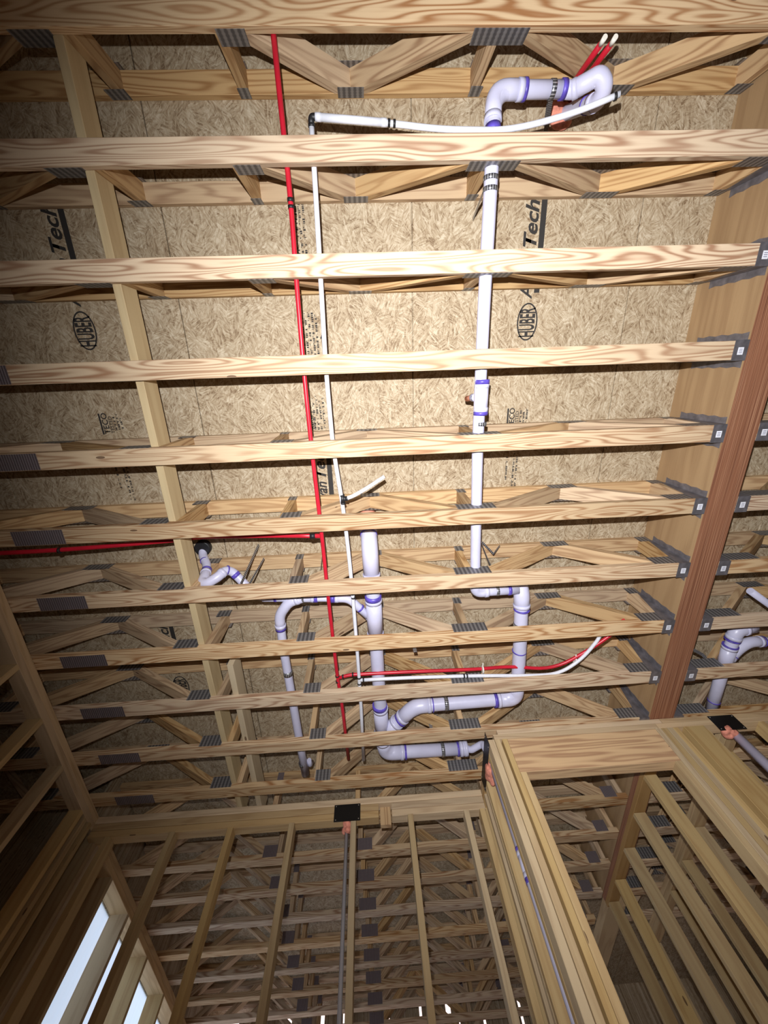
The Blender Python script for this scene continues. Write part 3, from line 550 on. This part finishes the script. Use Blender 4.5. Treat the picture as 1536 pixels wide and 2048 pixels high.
pipe('drain_pipe', [(2.47, 1.42, Z(0.12)), (2.90, 1.72, Z(0.10))], 0.022, M_pvc, 'slanting pale pipe at the right edge beyond the girder', 'pipe')

# ------------------------------------------------------------------ supply tubes
rT = 0.0111; zt = Z(0.038 + rT + 0.001)
def crimp(c, d_, r=rT): return (c, d_, 0.010, r * 1.25)
pipe('supply_tube', [(-0.287, -1.45, zt), (-0.283, -1.05, zt), (-0.279, -0.70, zt), (-0.288, -0.40, zt), (-0.294, 0.0, zt), (-0.292, 0.40, zt), (-0.283, 0.80, zt), (-0.280, 1.24, zt), (-0.277, 1.60, Z(0.07)), (-0.272, 1.882, Z(0.072)), (-0.255, 2.1, zt), (-0.245, 2.60, zt)], rT, M_pexr, 'red supply tube running the whole length left of centre', 'tube', 'supply tubes', fillet=0.12,
     rings=[((-0.280, -0.715, zt), (0, 1, 0), 0.014, 0.0135), ((-0.280, -0.690, zt), (0, 1, 0), 0.012, 0.0135), crimp((-0.272, 1.865, Z(0.072)), (0, 1, 0)), crimp((-0.272, 1.91, Z(0.07)), (0, 1, 0))], ringmat=M_black)
pipe('supply_tube', [(-0.166, -0.985, zt), (-0.171, -0.70, zt), (-0.186, -0.03, zt), (-0.181, 0.36, zt), (-0.150, 0.70, zt), (-0.137, 1.0, zt), (-0.132, 1.247, zt), (-0.128, 1.69, zt), (-0.128, 2.1, zt), (-0.137, 2.62, zt)], rT, M_pexw, 'white supply tube running beside the long red one', 'tube', 'supply tubes', fillet=0.12,
     rings=[crimp((-0.166, -0.962, zt), (0, 1, 0)), crimp((-0.152, 0.615, zt), (0, 1, 0)), crimp((-0.150, 0.66, zt), (0, 1, 0)), crimp((-0.132, 1.235, zt), (0, 1, 0)), crimp((-0.129, 1.262, zt), (0, 1, 0)), crimp((-0.128, 1.87, zt), (0, 1, 0)), crimp((-0.128, 1.92, zt), (0, 1, 0))], ringmat=M_black)
pipe('supply_tube', [(-0.164, -0.990, zt), (0.15, -0.968, zt), (0.36, -0.946, Z(0.052)), (0.62, -0.94, Z(0.052)), (0.76, -0.958, Z(0.05)), (0.93, -0.985, Z(0.02)), (1.065, -1.015, Z(-0.02))], rT, M_pexw, 'white tube branching right from the black elbow to the trap bend', 'tube', 'supply tubes', fillet=0.12,
     fits=[([(-0.148, -0.990, zt), (0.14, -0.969, zt)], 0.0136)], fitmat=M_pexw, rings=[crimp((-0.14, -0.989, zt), (1, 0.06, 0)), crimp((0.15, -0.968, zt), (1, 0.06, 0)), crimp((0.172, -0.966, zt), (1, 0.06, 0)), crimp((1.05, -1.010, Z(-0.015)), (0.9, -0.2, -0.25))], ringmat=M_black)
m = MB(); m.sweep(tri([(0, 0.026, 0), (0, 0, 0), (0.026, 0.002, 0)], 0.012), 0.0125, 14); o = m.build('tube_elbow', M_black, None, (-0.166, -0.991, zt)); tag(o, 'black elbow joining the white tubes at the upper left', 'fitting')
pipe('supply_tube', [(-0.150, 0.638, zt), (-0.10, 0.628, Z(0.06)), (-0.02, 0.592, Z(0.08)), (0.085, 0.532, Z(0.10))], rT * 0.95, M_pexw, 'short white tube leaving the long white tube and ending in mid air', 'tube', 'supply tubes', fillet=0.05, rings=[crimp((-0.128, 0.634, zt), (1, -0.2, 0))], ringmat=M_black)
m = MB(); m.sweep([(0, -0.022, 0), (0, 0.022, 0)], 0.0135, 14); m.sweep([(0, 0, 0), (0.022, -0.004, 0.002)], 0.0135, 14); o = m.build('tube_tee', M_black, None, (-0.1515, 0.637, zt)); tag(o, 'black tee on the white tube near the middle of the photo', 'fitting')
pipe('supply_tube', [(-0.268, 1.885, Z(0.072)), (-0.19, 1.868, Z(0.078)), (0.14, 1.872, Z(0.078)), (0.68, 1.89, Z(0.08)), (0.90, 1.90, Z(0.10)), (1.20, 1.945, Z(0.09)), (1.45, 1.75, Z(0.07)), (1.58, 1.63, Z(0.07)), (1.64, 1.55, Z(0.10))], rT, M_pexr, 'red tube turning right along the ninth truss and curving up to the girder', 'tube', 'supply tubes', fillet=0.25, rings=[crimp((-0.235, 1.878, Z(0.075)), (1, -0.1, 0)), crimp((-0.17, 1.868, Z(0.078)), (1, 0, 0))], ringmat=M_black)
pipe('supply_tube', [(-0.128, 1.892, zt), (0.14, 1.895, zt), (0.65, 1.915, zt), (1.03, 1.945, zt), (1.22, 1.945, zt), (1.37, 1.84, Z(0.06)), (1.46, 1.68, Z(0.06)), (1.475, 1.61, Z(0.07))], rT, M_pexw, 'white tube turning right along the ninth truss beside the red one', 'tube', 'supply tubes', fillet=0.2, rings=[crimp((-0.10, 1.893, zt), (1, 0, 0)), crimp((0.57, 1.911, zt), (1, 0, 0)), crimp((0.59, 1.912, zt), (1, 0, 0))], ringmat=M_black)
pipe('supply_tube', [(-4.0, 0.90, Z(0.12)), (-2.4, 0.885, Z(0.12)), (-1.79, 0.888, Z(0.12)), (-1.18, 0.887, Z(0.183)), (-1.02, 0.872, Z(0.183)), (-0.55, 0.862, Z(0.12)), (-0.28, 0.86, Z(0.075))], rT * 1.15, M_pexr, 'red tube running off to the left edge under the sixth truss', 'tube', 'supply tubes', fillet=0.3, rings=[crimp((-1.79, 0.888, Z(0.12)), (1, 0, 0), 0.014), ((-0.34, 0.861, Z(0.084)), (1, 0, 0), 0.03, 0.016)], ringmat=M_black)
for k, dx in enumerate((0.0, 0.042)):
    o = pipe('supply_tube', [(1.0 + dx, -1.205, Z(0.055)), (1.0 + dx, -1.205, Z(0.2)), (1.0 + dx, -1.20, Z(0.405))], rT, M_pexr, 'dark red tube rising behind the trap bend, %s of the pair' % ('left', 'right')[k], 'tube', 'red tubes behind the trap', fillet=0.05)
    m = MB(); m.sweep([(0, 0, 0), (-0.002, -0.002, -0.035)], 0.0095, 10); c_ = m.build('end_cap', M_tie, o); c_['label'] = 'cream cap'
# nail straps and ties
def strap(path, wd, label, mat=M_strap):
    P = [Vector(p) for p in path]; o0 = P[0]; m = MB(); L = 0
    side = None
    for i in range(len(P) - 1):
        d_ = (P[i + 1] - P[i]); 
        sd = Vector((0, 1, 0)) if abs(d_.normalized().y) < 0.8 else Vector((1, 0, 0)); sd = (sd - d_.normalized() * sd.dot(d_.normalized())).normalized() * wd / 2
        nn = d_.cross(sd).normalized() * 0.0015
        a, b_ = P[i] - o0, P[i + 1] - o0
        m.prism([a - sd, a + sd, a + sd + nn, a - sd + nn], d_, d_, 0, 0)
    o = m.build('pipe_strap', mat, None, o0); tag(o, label, 'strap', 'metal pipe straps'); return o
def ringstrap(c, d_, r, wd, label, up=None):
    c, d_ = Vector(c), Vector(d_).normalized(); m = MB(); m.sweep([-d_ * wd / 2, d_ * wd / 2], r, 22)
    if up is not None:
        u = Vector(up); a = u.normalized() * r * 0.9; s_ = d_ * wd / 2; n_ = u.cross(d_).normalized() * 0.0015
        for sg in (1, -1):
            q = n_.normalized() * r * 0.8 * sg; m.prism([a * 0.3 + q - s_, a * 0.3 + q + s_, a * 0.3 + q + s_ + n_, a * 0.3 + q - s_ + n_], u, u, 0, 0)
    o = m.build('pipe_strap', M_strap, None, c); tag(o, label, 'strap', 'metal pipe straps'); return o
ringstrap((0.845, -1.105, Z(0.12)), (1, 0, 0), A2 + 0.0025, 0.02, 'perforated strap hanging the elbow arm beside the trap bend', (0.10, 0.01, 0.285))
ringstrap((0.590, -0.785, za), (0, 1, 0), A2 + 0.0025, 0.018, 'perforated strap round the long white pipe below the second truss')
ringstrap((0.590, -0.745, za), (0, 1, 0), A2 + 0.0025, 0.018, 'second perforated strap just below the first on the long white pipe', (0.04, 0, 0.33))
ringstrap((0.600, 0.262, Z(0.073)), (0, 1, 0), A2 + 0.0025, 0.018, 'perforated strap round the long white pipe above the fifth truss')
ringstrap((-0.46, 1.305, Z(0.142)), (1, 0, 0), 0.0285, 0.035, 'perforated strap holding the thin branch pipe', (0, 0.0, 0.26))
ringstrap((0.78, 1.3225, Z(0.134)), (1, 0, 0), A2 + 0.0025, 0.02, 'perforated strap near the lower end of the long white pipe', (0.0, 0, 0.27))
ringstrap((0.956, 1.60, Z(0.130)), (0, 1, 0), A3 + 0.0025, 0.045, 'wide perforated strap round the right thick drain')
ringstrap((-0.605, 1.86, Z(0.122)), (0, 1, 0), A2, 0.035, 'perforated strap round the left drain above the ninth truss')
ringstrap((-0.590, 2.69, Z(0.112)), (0, 1, 0), A2, 0.022, 'perforated strap round the left drain near the cross wall')
ringstrap((0.47, 2.221, Z(0.125)), (1, 0, 0), A3 + 0.003, 0.028, 'shiny strap holding the long level drain run', (0.0, 0.0, 0.27))
ringstrap((0.455, 2.670, Z(0.125)), (1, 0, 0), A3 + 0.003, 0.026, 'shiny strap holding the main drain beside the doorway jamb', (0, 0, 0.27))
ringstrap((2.452, 2.085, Z(0.112)), (0, 1, 0), 0.041, 0.024, 'shiny strap round the drain right of the girder')
strap([(2.415, 2.07, Z(0.10)), (2.25, 1.90, Z(0.10)), (2.10, 1.80, Z(0.06)), (2.075, 1.79, Z(0.02))], 0.02, 'strap reaching from the girder to the right bay drain')
strap([(-0.80, 1.16, Z(0.10)), (-0.74, 1.02, Z(0.36))], 0.022, 'dark strap slanting up right of the left trap')
strap([(-0.755, 1.17, Z(0.10)), (-0.70, 1.09, Z(0.30))], 0.016, 'second dark strap slanting beside the left trap')
strap([(-0.33, 1.16, Z(0.10)), (-0.33, 1.10, Z(0.36))], 0.016, 'short upright strap between the left trap and the red tube')
strap([(0.735, 1.10, Z(0.36)), (0.735, 1.14, Z(0.22)), (0.73, 1.15, Z(0.10))], 0.018, 'bent metal strap hanging free right of the long white pipe')
strap([(0.735, 1.08, Z(0.36)), (0.79, 1.13, Z(0.27)), (0.85, 1.10, Z(0.33))], 0.016, 'dark hooked strap end hanging beside the bent strap')
for c, nm in (((0.245, 1.70, Z(0.12)), 'below the eighth truss, right of the main drain'), ((0.36, 2.40, Z(0.12)), 'below the long level drain run')):
    m = MB(); m.box(-0.012, 0.012, -0.002, 0.002, -0.06, 0.06, (0, 0, 1)); o = m.build('nail_strip', M_strap, None, c); tag(o, 'small shiny metal strip hanging ' + nm, 'metal strip')
for c, nm in (((0.70, 1.885, Z(0.07)), 'round the red and white pair above the ninth truss'), ((1.335, 1.868, Z(0.078)), 'round the curving red and white pair')):
    m = MB(); m.sweep([(-0.004, 0, 0), (0.004, 0, 0)], 0.026, 12); m.box(-0.004, 0.004, -0.05, -0.02, -0.004, 0.004, (0, 1, 0)); o = m.build('cable_tie', M_tie, None, c); tag(o, 'cream tie ' + nm, 'tie')

# ------------------------------------------------------------------ printing on the deck
TR = Matrix(((0, -1, 0), (-1, 0, 0), (0, 0, -1)))
def text(body, x, y, size, label=None, shear=0.0, offset=0.0, sx=1.0, sy=1.0, name='printed_word', parent=None):
    c = bpy.data.curves.new('t', 'FONT'); c.body = body; c.size = 1; c.extrude = 0.0; c.shear = shear; c.offset = offset; c.resolution_u = 3
    t_ = bpy.data.objects.new('t', c); C.objects.link(t_); bpy.context.view_layer.update()
    me = bpy.data.meshes.new_from_object(t_.evaluated_get(bpy.context.evaluated_depsgraph_get())); bpy.data.objects.remove(t_)
    for v in me.vertices:
        q = TR @ Vector((v.co.x * size * sx, v.co.y * size * sy, 0)); v.co = q
    me.materials.clear(); me.materials.append(M_ink); o = bpy.data.objects.new(name, me); C.objects.link(o); o.location = (x, y, Z(0.4056))
    if parent: o.parent = parent; o.location = (x, y, 0)
    return o
def inkbox(mb, x0, x1, y0, y1): mb.poly([(x0, y0, 0), (x0, y1, 0), (x1, y1, 0), (x1, y0, 0)], (0, 1, 0))
def oval(mb, cx, cy, a, b_, t_=0.006):
    n = 40
    for k in range(n):
        u0, u1 = 2 * PI * k / n, 2 * PI * (k + 1) / n
        P = [(cx + a * math.cos(u), cy + b_ * math.sin(u), 0) for u in (u0, u1)]; Q = [(cx + (a - t_) * math.cos(u), cy + (b_ - t_) * math.sin(u), 0) for u in (u1, u0)]
        mb.poly((P + Q)[::-1], (0, 1, 0))
def small_lines(mb, x0, n, y0, y1, rd, dx=0.019, hgt=0.012):
    for k in range(n):
        y = y0 + rd.uniform(0, 0.04); x = x0 + k * dx
        while y < y1 - 0.02:
            l = rd.uniform(0.003, 0.009); e = rd.choice((0, 0, 0.002)); inkbox(mb, x + e, x + hgt * rd.choice((0.35, 1, 1)), y, y + l); y += l + rd.uniform(0.0015, 0.004)
            if rd.random() < 0.2: y += 0.012
def stamp(x, y, label, rd, part='full'):
    """x,y = centre of the maker oval; the word runs from there towards the back wall"""
    r = empty('deck_print', (x, y, Z(0.4056)), label, 'printing', 'black stamps on the deck')
    if part in ('full',):
        m = MB(); oval(m, 0, 0, 0.059, 0.097, 0.008); m.build('oval_outline', M_ink, r)
        text('HUBER', 0.040, 0.080, 0.108, sx=0.45, sy=1.12, offset=0.025, parent=r)
    if part in ('full', 'word'):
        text('Advan', 0.012, -0.118, 0.095, shear=0.30, offset=0.022, sx=0.90, sy=1.0, parent=r); text('Tech', 0.012, -0.345, 0.098, shear=0.30, offset=0.024, sx=1.12, sy=1.02, parent=r)
        m = MB(); inkbox(m, 0.024, 0.054, -0.63, -0.145); m.build('print_bar', M_ink, r)
    return r
stamp(0.937, -0.253, 'black oval maker stamp with brand name right of the long white pipe', random.Random(1))
stamp(-1.503, -0.275, 'black oval maker stamp with brand name in the dim area left of the strongback', random.Random(2))
stamp(-0.284, 0.965, 'black brand lettering with bar between the red and white tubes', random.Random(3), 'word')
stamp(-1.50, 2.18, 'black oval maker stamp seen dimly above the ninth truss at the left', random.Random(4))
def teco(x, y, label, rd):
    r = empty('deck_print', (x, y, Z(0.4056)), label, 'printing', 'black stamps on the deck')
    text('TECO', -0.018, 0.068, 0.046, offset=0.02, sx=1.0, parent=r); text('TESTED', 0.008, 0.066, 0.029, offset=0.012, sx=1.0, parent=r)
    m = MB(); inkbox(m, -0.064, -0.054, -0.05, 0.07)
    small_lines(m, 0.014, 3, -0.06, 0.068, rd); small_lines(m, -0.05, 1, 0.22, 0.42, rd); small_lines(m, -0.005, 2, 0.22, 0.50, rd); m.build('small_print', M_ink, r); return r
teco(0.925, 0.27, 'small black grade stamp right of the coupling on the long white pipe', random.Random(5))
teco(-1.495, 0.21, 'small black grade stamp in the dim area left of the strongback', random.Random(6))
def fine(x, y0, y1, n, label, rd, arrow=None, word=None):
    r = empty('deck_print', (x, y0, Z(0.4056)), label, 'printing', 'black stamps on the deck')
    m = MB(); small_lines(m, 0, n, 0, y1 - y0, rd)
    if arrow:
        a, b_, xx = arrow; inkbox(m, xx, xx + 0.004, a - y0, b_ - y0)
        for yy, s_ in ((a - y0, 1), (b_ - y0, -1)): m.poly([(xx - 0.008, yy + 0.02 * s_, 0), (xx + 0.012, yy + 0.02 * s_, 0), (xx + 0.002, yy, 0)][::s_], (0, 1, 0))
    m.build('small_print', M_ink, r)
    if word: text(word[0], word[1], word[2] - y0, 0.050, parent=r, offset=0.004)
    return r
fine(-0.335, -0.86, -0.45, 4, 'rows of fine black print between the tubes below the second truss', random.Random(7))
fine(-0.335, -0.36, -0.06, 5, 'rows of fine black print with an arrow beside the white tube', random.Random(8), (-0.22, -0.09, 0.105))
fine(-0.315, 0.10, 0.32, 4, 'rows of fine black print with a round mark between the tubes', random.Random(9), None, ('@SFI', 0.0, 0.30))
fine(-1.47, 0.84, 1.0, 3, 'fine black print under the sixth truss at the left', random.Random(10))
fine(0.80, -1.10, -0.95, 4, 'rows of fine black print behind the strap beside the trap bend', random.Random(11))
